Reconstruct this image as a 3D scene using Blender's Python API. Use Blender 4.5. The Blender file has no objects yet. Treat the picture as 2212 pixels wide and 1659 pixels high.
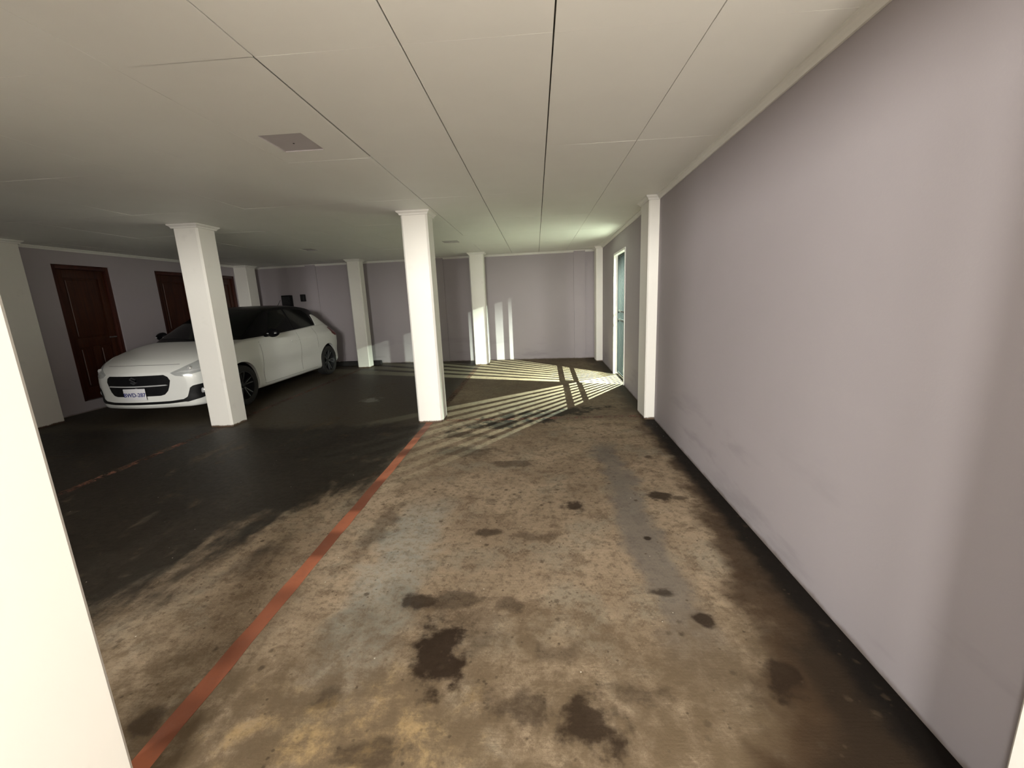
import bpy, bmesh, math, random
from mathutils import Vector, Matrix
from mathutils.bvhtree import BVHTree

random.seed(7)
scene = bpy.context.scene
COL = scene.collection
R = math.radians

# ------------------------------------------------------------------ camera
F_PX = 904.44
CAM_Z = 1.4214
YAW, PITCH, ROLL = R(3.670), R(11.562), R(-2.427)
_f = Vector((-math.sin(YAW), math.cos(YAW), 0)); _r = Vector((math.cos(YAW), math.sin(YAW), 0)); _u = Vector((0, 0, 1))
fw = _f*math.cos(PITCH) - _u*math.sin(PITCH)
u2 = _u*math.cos(PITCH) + _f*math.sin(PITCH)
rt = _r*math.cos(ROLL) + u2*math.sin(ROLL)
up = u2*math.cos(ROLL) - _r*math.sin(ROLL)
cd = bpy.data.cameras.new('camera'); cam = bpy.data.objects.new('camera', cd); COL.objects.link(cam)
cd.sensor_fit = 'HORIZONTAL'; cd.sensor_width = 36; cd.lens = 36*F_PX/2212; cd.clip_start = 0.02
cam.matrix_world = Matrix(((rt.x, up.x, -fw.x, 0), (rt.y, up.y, -fw.y, 0), (rt.z, up.z, -fw.z, CAM_Z), (0, 0, 0, 1)))
scene.camera = cam

# ------------------------------------------------------------------ world, exposure
w = bpy.data.worlds.new('night'); scene.world = w; w.use_nodes = True
bg = w.node_tree.nodes['Background']
bg.inputs['Color'].default_value = (0.55, 0.62, 0.72, 1); bg.inputs['Strength'].default_value = 0.012
vs = scene.view_settings
vs.view_transform = 'Standard'; vs.look = 'None'; vs.gamma = 1; vs.use_curve_mapping = False
vs.exposure = 0.52

# lamp powers (the lamps themselves are built with their fixtures further down)
P_YARD = 900.0          # unseen lamps added behind the camera
P_PORCH = 88.0          # warm lamp beside the entrance
P_ALLEY = 4300.0         # each of the two flood lamps outside the gate

# ------------------------------------------------------------------ node helpers
class NT:
    def __init__(s, name, rough=0.6, metal=0.0, spec=0.5):
        s.m = bpy.data.materials.new(name); s.m.use_nodes = True
        s.t = s.m.node_tree; s.n = s.t.nodes; s.l = s.t.links
        s.b = s.n['Principled BSDF']
        s.b.inputs['Roughness'].default_value = rough; s.b.inputs['Metallic'].default_value = metal
        s.b.inputs['Specular IOR Level'].default_value = spec
        s._pos = None
    def new(s, t, **kw):
        n = s.n.new(t)
        for k, v in kw.items(): setattr(n, k, v)
        return n
    def put(s, sock, v):
        if v is None: return
        if hasattr(v, 'is_linked') or hasattr(v, 'links'): s.l.new(v, sock)
        elif isinstance(v, (tuple, list)):
            v = tuple(v)
            if len(sock.default_value) == 4 and len(v) == 3: v = v + (1,)
            sock.default_value = v
        else: sock.default_value = v
    def pos(s):
        if s._pos is None: s._pos = s.new('ShaderNodeNewGeometry').outputs['Position']
        return s._pos
    def obj(s): return s.new('ShaderNodeTexCoord').outputs['Object']
    def math(s, op, a, b=None, c=None, clamp=False):
        n = s.new('ShaderNodeMath', operation=op, use_clamp=clamp)
        s.put(n.inputs[0], a); s.put(n.inputs[1], b)
        if c is not None: s.put(n.inputs[2], c)
        return n.outputs[0]
    def vmath(s, op, a, b=None):
        n = s.new('ShaderNodeVectorMath', operation=op); s.put(n.inputs[0], a); s.put(n.inputs[1], b)
        return n.outputs['Value'] if op in ('LENGTH', 'DOT_PRODUCT') else n.outputs['Vector']
    def noise(s, vec, scale, detail=4, rough=0.55, dist=0.0, stretch=None):
        if stretch: vec = s.vmath('MULTIPLY', vec, stretch)
        n = s.new('ShaderNodeTexNoise'); s.l.new(vec, n.inputs['Vector'])
        n.inputs['Scale'].default_value = scale; n.inputs['Detail'].default_value = detail
        n.inputs['Roughness'].default_value = rough; n.inputs['Distortion'].default_value = dist
        return n.outputs[0]
    def ramp(s, v, a, b, lo=0.0, hi=1.0, smooth=True):
        n = s.new('ShaderNodeMapRange', interpolation_type='SMOOTHSTEP' if smooth else 'LINEAR', clamp=True)
        s.put(n.inputs[0], v); s.put(n.inputs[1], a); s.put(n.inputs[2], b); s.put(n.inputs[3], lo); s.put(n.inputs[4], hi)
        return n.outputs[0]
    def mix(s, f, a, b, mode='MIX'):
        n = s.new('ShaderNodeMix', data_type='RGBA', blend_type=mode)
        s.put(n.inputs[0], f); s.put(n.inputs[6], a); s.put(n.inputs[7], b)
        return n.outputs[2]
    def sep(s, v):
        n = s.new('ShaderNodeSeparateXYZ'); s.l.new(v, n.inputs[0]); return n.outputs
    def color(s, v): s.put(s.b.inputs['Base Color'], v)
    def rough(s, v): s.put(s.b.inputs['Roughness'], v)
    def bump(s, h, strength=0.3, dist=0.01):
        n = s.new('ShaderNodeBump'); n.inputs['Strength'].default_value = strength; n.inputs['Distance'].default_value = dist
        s.l.new(h, n.inputs['Height']); s.l.new(n.outputs[0], s.b.inputs['Normal'])

def simple(name, col, rough=0.5, metal=0.0, var=0.06, scale=9.0, bump=0.0, spec=0.5):
    t = NT(name, rough, metal, spec)
    nz = t.noise(t.pos(), scale, 3)
    lo = tuple(c*(1-var) for c in col); hi = tuple(min(1, c*(1+var)) for c in col)
    t.color(t.mix(nz, lo, hi))
    if bump: t.bump(t.noise(t.pos(), scale*14, 3), bump, 0.004)
    return t.m

# ------------------------------------------------------------------ materials
def mat_floor():
    t = NT('stained_concrete', 0.85)
    P = t.pos(); S = t.sep(P); X, Y = S[0], S[1]
    sub = lambda a, b: t.math('SUBTRACT', a, b)
    mul = lambda a, b: t.math('MULTIPLY', a, b)
    add = lambda a, b: t.math('ADD', a, b)
    n1 = t.noise(P, 1.3, 6, .62); n2 = t.noise(P, 4.0, 6, .68, .3); n3 = t.noise(P, 24, 6, .75)
    n4 = t.noise(t.vmath('ADD', P, (7.3, 2.1, 0)), 7.0, 7, .70, .2); n5 = t.noise(t.vmath('ADD', P, (1.7, 9.4, 0)), 2.4, 6, .65)
    fine = t.noise(P, 95, 3, .7); grain = t.noise(P, 230, 2, .6); streak = t.noise(P, 1.0, 3, .6, 0, (9, 110, 1))
    drag = t.noise(P, 1.0, 5, .65, .2, (3.2, .9, 1))
    lowf = sub(t.noise(t.vmath('ADD', P, (3.1, 4.2, 0)), 3.2, 3, .5), .5)       # slow warp of the outlines
    midf = sub(t.noise(t.vmath('ADD', P, (5.1, 1.2, 0)), 9.0, 5, .6), .5)
    wb = add(lowf, mul(midf, .7))
    ws = add(add(lowf, mul(midf, 1.7)), mul(sub(n3, .5), .45))
    c = t.mix(t.ramp(n1, .34, .66), (.200, .150, .102), (.315, .245, .172))
    c = t.mix(mul(t.ramp(n5, .48, .66), .55), c, (.205, .190, .150))             # green-grey clouds
    c = t.mix(mul(t.ramp(n2, .50, .70), .50), c, (.150, .105, .068))             # brown clouds
    c = t.mix(mul(t.ramp(n4, .50, .62), .62), c, (.110, .076, .048))
    c = t.mix(mul(t.ramp(n4, .44, .30), .50), c, (.365, .285, .200))
    c = t.mix(mul(t.ramp(n3, .48, .63), .60), c, (.088, .064, .042))
    c = t.mix(mul(t.ramp(streak, .48, .72), .34), c, (.120, .090, .062))
    c = t.mix(mul(t.ramp(fine, .5, .72), .45), c, (.390, .305, .205))
    c = t.mix(mul(t.ramp(grain, .52, .70), .42), c, (.075, .055, .036))
    def band(axis, c0, hw, soft, n): return t.ramp(add(t.math('ABSOLUTE', sub(axis, c0)), n), hw+soft, hw-soft)
    def between(axis, a, b, s=.25): return mul(t.ramp(axis, a-s, a+s), t.ramp(axis, b+s, b-s))
    def blob(x, y, rx, ry, a, b, amp, ang=0.0):
        d = t.vmath('SUBTRACT', P, (x, y, 0))
        if ang:
            r = t.new('ShaderNodeVectorRotate', rotation_type='Z_AXIS'); t.l.new(d, r.inputs['Vector']); r.inputs['Angle'].default_value = ang; d = r.outputs[0]
        v = t.vmath('LENGTH', t.vmath('MULTIPLY', d, (1/rx, 1/ry, 0)))
        return t.ramp(add(v, mul(ws, amp)), a, b)
    # grey tyre tracks
    trk = mul(band(X, -.80, .17, .07, mul(wb, .28)), between(Y, 1.3, 2.7))
    trk2 = mul(band(X, .60, .11, .06, mul(wb, .25)), between(Y, 1.45, 3.9))
    c = t.mix(mul(trk, t.ramp(n3, .35, .62, .75, .25)), c, (.235, .240, .212))
    c = t.mix(mul(trk2, .66), c, (.115, .106, .096))
    # warm lamp glow painted on the floor close to the entrance
    warm_pool = blob(-.62, 1.08, .42, .26, 1.25, .35, 1.6)
    c = t.mix(mul(warm_pool, t.ramp(n4, .38, .60, .70, .10)), c, (.40, .275, .125))
    # damp strip along the right wall, wider and softer close to the entrance
    e1 = t.ramp(Y, 1.05, 1.55, .66, .88, False); e2 = t.ramp(Y, 1.55, 2.9, 0, .20, False); e3 = t.ramp(Y, 2.9, 4.6, 0, .06, False)
    d1 = sub(add(X, add(mul(lowf, .42), mul(midf, .16))), add(e1, add(e2, e3)))
    damp1 = t.ramp(d1, -.10, .08); grey1 = mul(t.ramp(d1, -.60, .05), t.ramp(Y, 2.0, 1.2)); core1 = t.ramp(d1, .04, .26)
    corew = t.ramp(add(sub(X, mul(Y, .0227)), mul(midf, .10)), 1.04, 1.13)
    c = t.mix(mul(grey1, t.ramp(n4, .35, .62, .45, .85)), c, (.085, .066, .046))
    near_dim = mul(t.ramp(add(Y, mul(lowf, .9)), 2.0, 1.15), t.ramp(n4, .34, .58, .35, .88))  # near floor painted darker, in mottles, to offset the bright lamp light
    c = t.mix(near_dim, c, (.098, .071, .043))
    c = t.mix(mul(damp1, .88), c, (.032, .018, .009))
    c = t.mix(mul(core1, .75), c, (.012, .008, .005))
    c = t.mix(mul(corew, .93), c, (.006, .0045, .0035))
    # damp left bay
    ly = add(X, mul(sub(Y, 2.35), -.62))
    d2 = sub(mul(sub(drag, .5), 2.2), add(ly, 1.75))
    d2 = add(d2, mul(wb, .6))
    damp2 = mul(t.ramp(d2, -.45, .40), t.ramp(X, -1.22, -1.42))
    damp2 = t.math('MAXIMUM', damp2, mul(t.ramp(X, -1.3, -1.5), t.ramp(Y, 2.9, 3.5)))
    pale = mul(blob(-1.66, 2.55, .16, .36, 1.2, .4, 1.3, .35), .75)
    damp2 = mul(mul(damp2, sub(1.0, pale)), mul(t.ramp(n2, .56, .74, 1.0, .62), t.ramp(drag, .58, .76, 1.0, .55)))
    c = t.mix(mul(damp2, .95), c, (.011, .009, .007))
    # far half of the bay: damp, with its lack of light painted in
    d3 = add(sub(Y, 4.66), mul(wb, .5))
    c = t.mix(mul(t.ramp(d3, -.06, .22), .45), c, (.105, .086, .060))
    total = None
    #            x,    y,   rx,  ry,  strength, angle
    for (x, y, rx, ry, st, an) in [(-.435, 1.44, .105, .20, .95, -.25), (-.60, 1.755, .075, .05, .85, .3), (-.44, 1.75, .13, .07, .6, 0), (-.33, 1.60, .12, .14, .35, 0), (-.16, 1.73, .07, .04, .5, 0),
                                   (.155, 1.17, .105, .12, .88, -.5), (-.11, 1.22, .12, .06, .6, .2), (.215, 2.67, .07, .07, .85, 0), (.84, 2.80, .085, .06, .88, -.2), (.96, 2.78, .05, .03, .7, 0),
                                   (.555, 1.81, .06, .03, .75, 0), (.87, 1.35, .05, .08, .85, .5), (.70, 1.64, .035, .035, .85, 0), (-.37, 2.76, .06, .05, .35, 0), (-.32, 2.35, .07, .035, .7, 0), (-.09, 2.30, .14, .05, .45, .1),
                                   (-.30, 3.45, .15, .06, .55, 0), (-1.42, 1.13, .05, .05, .6, 0), (.95, 3.55, .04, .04, .6, 0), (.62, 2.28, .022, .022, .9, 0), (-.72, 3.75, .30, .13, .5, .2), (-.83, 4.27, .26, .12, .65, .2),
                                   (-.60, 1.05, .07, .05, .55, 0), (-.80, 1.25, .06, .05, .5, 0), (.33, 1.28, .10, .05, .45, 0), (.05, 1.45, .09, .04, .4, 0), (-1.05, 2.45, .07, .28, .45, .1)]:
        m = mul(blob(x, y, rx, ry, 1.40, .60, 1.8, an), st)
        total = m if total is None else t.math('MAXIMUM', total, m)
    c = t.mix(total, c, (.016, .009, .005))
    # oily smears beside the cross line
    for a in ((.05, 5.02, .80, .20, 1.2, .4, 2.4, -.28), (-.40, 4.62, .55, .16, 1.2, .3, 2.4, -.25)):
        c = t.mix(mul(blob(*a), .85), c, (.020, .018, .014))
    # pale worn spot in the left bay
    c = t.mix(mul(blob(-2.55, 6.05, .13, .17, 1.1, .5, 1.8), .7), c, (.22, .22, .20))
    # small dark spots in loose clusters, pale chips
    for sc, r0, lo, st in ((15, .30, .50, .75), (31, .26, .46, .7)):
        vor = t.new('ShaderNodeTexVoronoi'); t.l.new(P, vor.inputs['Vector']); vor.inputs['Scale'].default_value = sc
        pit = mul(t.ramp(add(vor.outputs['Distance'], mul(sub(fine, .5), .25)), r0, r0*.35), t.ramp(t.noise(P, 3.1+sc*.1, 3), lo, lo+.12))
        pit = mul(pit, t.ramp(t.sep(vor.outputs['Color'])[0], .35, .6))
        c = t.mix(mul(pit, st), c, (.045, .032, .020))
    vo2 = t.new('ShaderNodeTexVoronoi'); t.l.new(P, vo2.inputs['Vector']); vo2.inputs['Scale'].default_value = 19
    chip = mul(t.ramp(vo2.outputs['Distance'], .075, .045), t.ramp(t.sep(vo2.outputs['Color'])[1], .86, .90))
    c = t.mix(mul(chip, .85), c, (.55, .51, .43))
    t.color(c)
    wet = t.math('MAXIMUM', damp2, mul(damp1, .3))
    rg = add(t.ramp(wet, 0, 1, .85, .50, False), mul(sub(n3, .5), .25))
    t.rough(rg)
    t.put(t.b.inputs['Specular IOR Level'], t.ramp(wet, 0, 1, .12, .17, False))
    h = add(mul(n3, .6), add(mul(fine, .35), mul(streak, .3)))
    t.bump(h, .3, .006)
    return t.m

def mat_wall(name, col, smudge=True):
    t = NT(name, 0.75, 0, .3)
    P = t.pos(); Z = t.sep(P)[2]
    n = t.noise(P, 1.1, 4); n2 = t.noise(P, 7, 4, .6)
    c = t.mix(n, tuple(v*.94 for v in col), tuple(v*1.05 for v in col))
    if smudge:
        st = t.noise(P, 1.0, 4, .6, .2, (1, 1.2, 5))
        m = t.math('MULTIPLY', t.ramp(st, .52, .72), t.ramp(Z, .75, .25))
        c = t.mix(t.math('MULTIPLY', m, .35), c, tuple(v*.55 for v in col))
        low = t.ramp(t.math('ADD', Z, t.math('MULTIPLY', n2, .05)), .055, .025)
        c = t.mix(t.math('MULTIPLY', low, .7), c, (.12, .09, .065))
    t.color(c); t.bump(t.noise(P, 120, 3), .08, .003)
    return t.m

def mat_paint_white(name, col, dirt=True):
    t = NT(name, 0.6, 0, .35)
    P = t.pos(); Z = t.sep(P)[2]
    n = t.noise(P, 3, 4)
    c = t.mix(n, tuple(v*.96 for v in col), tuple(min(1, v*1.03) for v in col))
    if dirt:
        nz = t.noise(P, 22, 4, .6)
        low = t.ramp(t.math('SUBTRACT', Z, t.math('MULTIPLY', nz, .035)), .012, -.004)
        c = t.mix(low, c, (.09, .06, .04))
        sm = t.ramp(t.noise(P, 6, 3), .62, .8)
        c = t.mix(t.math('MULTIPLY', sm, .10), c, (.3, .28, .25))
    t.color(c); t.bump(t.noise(P, 60, 3), .05, .003)
    return t.m

def mat_line(name, col, wear):
    t = NT(name, 0.65, 0, .35)
    P = t.pos(); S = t.sep(P)
    seg = t.noise(P, 1.0, 1, .5, 0, (.01, 1.9, 0)); n2 = t.noise(P, 14, 5, .65); n3 = t.noise(P, 60, 3)
    c = t.mix(t.ramp(seg, .46, .54), tuple(v*.62 for v in col), tuple(v*1.35 for v in col))
    c = t.mix(t.math('MULTIPLY', t.ramp(n2, .45, .75), .35), c, tuple(.5*v+.04 for v in col))
    t.color(c); t.bump(n3, .15, .003)
    tr = t.new('ShaderNodeBsdfTransparent'); mx = t.new('ShaderNodeMixShader')
    k = t.ramp(t.math('ADD', t.math('MULTIPLY', n2, .7), t.math('MULTIPLY', n3, .3)), wear-.05, wear+.06)
    out = t.n['Material Output']
    t.l.new(k, mx.inputs[0]); t.l.new(t.b.outputs[0], mx.inputs[1]); t.l.new(tr.outputs[0], mx.inputs[2]); t.l.new(mx.outputs[0], out.inputs['Surface'])
    return t.m

def mat_wood(name, a, b):
    t = NT(name, .45, 0, .4)
    P = t.pos(); g = t.noise(P, 1.0, 5, .6, .6, (30, 30, 2.2))
    t.color(t.mix(t.ramp(g, .3, .7), a, b)); t.bump(g, .1, .003)
    return t.m

def mat_emit(name, col, s):
    t = NT(name)
    t.b.inputs['Emission Color'].default_value = col+(1,); t.b.inputs['Emission Strength'].default_value = s
    t.color(col)
    return t.m

M = {}
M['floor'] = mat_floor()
M['lilac'] = mat_wall('lilac_wall_paint', (.385, .352, .375))
M['white'] = mat_paint_white('white_column_paint', (.80, .785, .745))
M['ceil'] = mat_paint_white('white_ceiling_board', (.86, .86, .83), False)
M['gap'] = simple('dark_joint', (.10, .095, .085), .9)
M['trim'] = simple('white_cornice', (.78, .77, .74), .55)
M['line'] = mat_line('orange_floor_paint', (.275, .092, .048), .74)
M['line_worn'] = mat_line('worn_red_floor_paint', (.14, .062, .040), .47)
M['wood'] = mat_wood('red_brown_wood', (.030, .007, .003), (.058, .016, .006))
M['wood_dark'] = mat_wood('dark_red_wood_frame', (.035, .008, .005), (.060, .014, .008))
M['recess'] = simple('lilac_grey_plate', (.50, .47, .49), .7)
M['black'] = simple('black_plastic', (.006, .006, .007), .5, 0, .06, 9, 0, .2)
M['rubber'] = simple('black_rubber', (.013, .013, .013), .7, bump=.2)
M['steel'] = simple('grey_painted_steel', (.007, .010, .011), .5, 0, .06, 9, 0, .15)
M['frame'] = simple('white_painted_frame', (.82, .82, .78), .45)
M['metalgrey'] = simple('grey_metal', (.5, .5, .5), .3, .9)
M['yard'] = simple('yard_concrete', (.36, .33, .28), .85, 0, .12, 3, .2)
M['alley'] = simple('pale_alley_concrete', (.52, .52, .46), .8, 0, .1, 3, .2)
M['yardwall'] = simple('cream_yard_wall', (.62, .56, .45), .8, 0, .05, 3)
M['alleywall'] = simple('blue_grey_sheet', (.05, .07, .078), .5, .1)

# ------------------------------------------------------------------ mesh helpers
def link(name, me, mat=None, parent=None, loc=None):
    o = bpy.data.objects.new(name, me); COL.objects.link(o)
    if mat is not None and me is not None and not me.materials: me.materials.append(M[mat] if isinstance(mat, str) else mat)
    if parent is not None: o.parent = parent
    if loc is not None: o.location = loc
    return o
def tag(o, label=None, cat=None, group=None, kind=None):
    if label: o['label'] = label
    if cat: o['category'] = cat
    if group: o['group'] = group
    if kind: o['kind'] = kind
    return o
def empty(name, loc=(0, 0, 0), rz=0.0):
    o = bpy.data.objects.new(name, None); COL.objects.link(o); o.location = loc; o.rotation_euler.z = rz
    o.empty_display_size = .1
    return o
def bm_box(bm, a, b):
    (x0, y0, z0), (x1, y1, z1) = a, b
    vs = [bm.verts.new(p) for p in ((x0, y0, z0), (x1, y0, z0), (x1, y1, z0), (x0, y1, z0), (x0, y0, z1), (x1, y0, z1), (x1, y1, z1), (x0, y1, z1))]
    fs = [bm.faces.new([vs[i] for i in f]) for f in ((3, 2, 1, 0), (4, 5, 6, 7), (0, 1, 5, 4), (1, 2, 6, 5), (2, 3, 7, 6), (3, 0, 4, 7))]
    return vs
def to_mesh(bm, name, bevel=0.0, seg=2, smooth=False, bevel_vertical=False):
    if bevel:
        es = [e for e in bm.edges if (not bevel_vertical) or abs((e.verts[0].co-e.verts[1].co).normalized().z) > .9]
        bmesh.ops.bevel(bm, geom=es, offset=bevel, segments=seg, affect='EDGES', profile=.5, clamp_overlap=True)
    bmesh.ops.recalc_face_normals(bm, faces=bm.faces[:])
    me = bpy.data.meshes.new(name); bm.to_mesh(me); bm.free()
    if smooth:
        for p in me.polygons: p.use_smooth = True
        me.set_sharp_from_angle(angle=R(28))
    return me
def box(name, a, b, mat, parent=None, bevel=0.0, seg=2, loc=None):
    bm = bmesh.new(); bm_box(bm, a, b)
    return link(name, to_mesh(bm, name, bevel, seg, bevel > 0), mat, parent, loc)
def prism(name, pts, z0, z1, mat, parent=None, bevel=0):       # vertical prism over a plan polygon
    bm = bmesh.new()
    lo = [bm.verts.new((x, y, z0)) for x, y in pts]; hi = [bm.verts.new((x, y, z1)) for x, y in pts]
    n = len(pts); bm.faces.new(lo[::-1]); bm.faces.new(hi)
    for i in range(n): bm.faces.new((lo[i], lo[(i+1) % n], hi[(i+1) % n], hi[i]))
    return link(name, to_mesh(bm, name, bevel, 2, bevel > 0), mat, parent)
def lathe_bm(bm, prof, seg=32, axis='Z', c=(0, 0, 0)):
    rings = []
    for r, h in prof:
        ring = []
        for k in range(seg):
            a = 2*math.pi*k/seg
            p = (r*math.cos(a), r*math.sin(a), h)
            if axis == 'X': p = (h, r*math.cos(a), r*math.sin(a))
            if axis == 'Y': p = (r*math.cos(a), h, r*math.sin(a))
            ring.append(bm.verts.new((p[0]+c[0], p[1]+c[1], p[2]+c[2])))
        rings.append(ring)
    for a, b in zip(rings, rings[1:]):
        for k in range(seg): bm.faces.new((a[k], a[(k+1) % seg], b[(k+1) % seg], b[k]))
    return rings
def tube(bm, p, q, r, seg=10):
    p = Vector(p); q = Vector(q); d = (q-p).normalized()
    s = d.orthogonal().normalized(); t = d.cross(s)
    A = [bm.verts.new(p+(s*math.cos(2*math.pi*k/seg)+t*math.sin(2*math.pi*k/seg))*r) for k in range(seg)]
    B = [bm.verts.new(q+(s*math.cos(2*math.pi*k/seg)+t*math.sin(2*math.pi*k/seg))*r) for k in range(seg)]
    for k in range(seg): bm.faces.new((A[k], A[(k+1) % seg], B[(k+1) % seg], B[k]))
    bm.faces.new(A[::-1]); bm.faces.new(B)

# ------------------------------------------------------------------ room measures
H = 2.40
XL = -6.83
wx = lambda y: 1.2018 + .02272*y            # right wall face
by = lambda x: 9.766 - .0517*x              # back wall face
Y_FRONT = -0.9                              # open front edge of the garage
GY0, GY1, GZ = 6.56, 7.62, 2.10             # gate opening in right wall
WT = .16

# floor and yard
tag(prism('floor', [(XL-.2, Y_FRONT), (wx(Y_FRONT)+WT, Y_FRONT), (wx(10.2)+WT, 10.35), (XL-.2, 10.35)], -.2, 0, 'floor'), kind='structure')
tag(box('floor_yard', (-12, -9, -.2), (6, Y_FRONT, -.01), 'yard'), kind='structure')
tag(box('wall_yard', (-12, -9.2, -.2), (6, -9, 2.6), 'yardwall'), kind='structure')

# walls
def wall_piece(bm, y0, y1, z0, z1):
    pts = [(wx(y0), y0), (wx(y0)+WT, y0), (wx(y1)+WT, y1), (wx(y1), y1)]
    lo = [bm.verts.new((x, y, z0)) for x, y in pts]; hi = [bm.verts.new((x, y, z1)) for x, y in pts]
    bm.faces.new(lo[::-1]); bm.faces.new(hi)
    for i in range(4): bm.faces.new((lo[i], lo[(i+1) % 4], hi[(i+1) % 4], hi[i]))
bm = bmesh.new()
wall_piece(bm, Y_FRONT, GY0, -.1, H+.1); wall_piece(bm, GY1, 10.3, -.1, H+.1); wall_piece(bm, GY0, GY1, GZ, H+.1)
tag(link('wall_right', to_mesh(bm, 'wall_right'), 'lilac'), kind='structure')
wall_back = tag(prism('wall_back', [(XL-.2, by(XL)), (wx(10), by(wx(10))), (wx(10), by(wx(10))+.2), (XL-.2, by(XL)+.2)], -.1, H+.1, 'lilac'), kind='structure')
for x0, x1, d in ((.86, 1.11, .035), (-2.36, -2.10, .035), (-5.45, -5.20, .035)):
    prism('pilaster_strip', [(x0, by(x0)-d), (x1, by(x1)-d), (x1, by(x1)+.01), (x0, by(x0)+.01)], -.05, H+.05, 'lilac', wall_back)
DOORS = [(5.765, 6.593), (7.413, 8.24), (8.63, 9.46)]
DZ0, DZ1 = .16, 2.172
bm = bmesh.new()
ys = [Y_FRONT]
for a, b in DOORS: ys += [a, b]
ys.append(10.4)
for i in range(0, len(ys), 2): bm_box(bm, (XL-.2, ys[i], -.1), (XL, ys[i+1], H+.1))
for a, b in DOORS:
    bm_box(bm, (XL-.2, a, -.1), (XL, b, DZ0)); bm_box(bm, (XL-.2, a, DZ1), (XL, b, H+.1))
tag(link('wall_left', to_mesh(bm, 'wall_left'), 'lilac'), kind='structure')

tag(box('wall_light_block', (XL+.001, .575, 0), (-3.15, .735, H+.017), 'lilac'), kind='structure')  # added unseen wall, keeps lamp light off the left side
tag(box('wall_shade_beam', (XL+.001, Y_FRONT, 2.13), (wx(Y_FRONT)-.001, Y_FRONT+.22, H+.017), 'lilac'), kind='structure')  # added unseen beam, shades the top of the walls from the lamps
# ceiling: dark bed above, separate boards below
ceiling = tag(prism('ceiling', [(XL-.2, Y_FRONT), (wx(Y_FRONT)+WT, Y_FRONT), (wx(10.2)+WT, 10.3), (XL-.2, 10.3)], H+.018, H+.25, 'gap'), kind='structure')
BW, BL, X0, Y0 = .5924, 1.2225, .0977, 1.828
RECESS = [(-1.575, -1.318, 2.572, 2.852), (-1.535, -1.275, 7.22, 7.48), (-4.10, -3.84, 7.32, 7.58)]
iy0 = -3
for i in range(-12, 3):
    for j in range(-3, 7):
        xa, xb = X0+i*BW, X0+(i+1)*BW; ya, yb = Y0+j*BL, Y0+(j+1)*BL
        ya = max(ya, Y_FRONT)
        if yb <= Y_FRONT+.05 or ya > 10.1: continue
        g0 = .0035 if i in (-2, -1, 0) else .0012
        g1 = .0035 if i+1 in (-2, -1, 0) else .0012
        if i in (0,): g1 = .002
        if i in (1,): g0 = .002
        hx = .0007
        xa = max(xa+g0, XL+.001); xb = min(xb-g1, wx(ya)-.001 if True else 9)
        ya += hx; yb = min(yb-hx, by((xa+xb)/2)+.05)
        if xb-xa < .03 or yb-ya < .05: continue
        bm = bmesh.new()
        dz = [random.uniform(-.0012, .0012) for _ in range(4)]
        rec = [r for r in RECESS if xa < (r[0]+r[1])/2 < xb and ya < (r[2]+r[3])/2 < yb]
        if rec:
            r = rec[0]; xs = [xa, r[0], r[1], xb]; yy = [ya, r[2], r[3], yb]
            V = {}
            for a in range(4):
                for b in range(4):
                    for z in (0, 1): V[a, b, z] = bm.verts.new((xs[a], yy[b], H+(.0 if z == 0 else .0115)))
            for a in range(3):
                for b in range(3):
                    if a == 1 and b == 1: continue
                    bm.faces.new((V[a, b, 0], V[a, b+1, 0], V[a+1, b+1, 0], V[a+1, b, 0]))
                    bm.faces.new((V[a, b, 1], V[a+1, b, 1], V[a+1, b+1, 1], V[a, b+1, 1]))
        else:
            vs = bm_box(bm, (xa, ya, H), (xb, yb, H+.0115))
            for k in range(4): vs[k].co.z += dz[k]
        link('ceiling_panel', to_mesh(bm, 'ceiling_panel'), 'ceil', ceiling)
for k, (x0, x1, y0, y1) in enumerate(RECESS):
    bm = bmesh.new()
    e = .002
    # open-bottomed tray: back plate and four thin sides
    bm_box(bm, (x0-e, y0-e, H+.006), (x1+e, y1+e, H+.009))
    for a, b in (((x0-e, y0-e), (x0, y1+e)), ((x1, y0-e), (x1+e, y1+e)), ((x0, y0-e), (x1, y0)), ((x0, y1), (x1, y1+e))):
        bm_box(bm, (a[0], a[1], H+.0005), (b[0], b[1], H+.006))
    t = empty('ceiling_recess', ((x0+x1)/2, (y0+y1)/2, H))
    o = link('tray', to_mesh(bm, 'tray'), 'recess', t); o.location = (-(x0+x1)/2, -(y0+y1)/2, -H)
    bm = bmesh.new(); lathe_bm(bm, [(.0001, H+.004), (.005, H+.004), (.005, H+.006)], 10, 'Z', ((x0+x1)/2-.005, (y0+y1)/2+.02, 0))
    o = link('screw', to_mesh(bm, 'screw'), 'black', t); o.location = (-(x0+x1)/2, -(y0+y1)/2, -H)
    tag(t, ['square grey recess in the ceiling nearest the camera', 'square grey recess in the ceiling behind the middle column', 'square grey recess in the ceiling above the parked car'][k], 'ceiling recess', 'square ceiling recesses')

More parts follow.
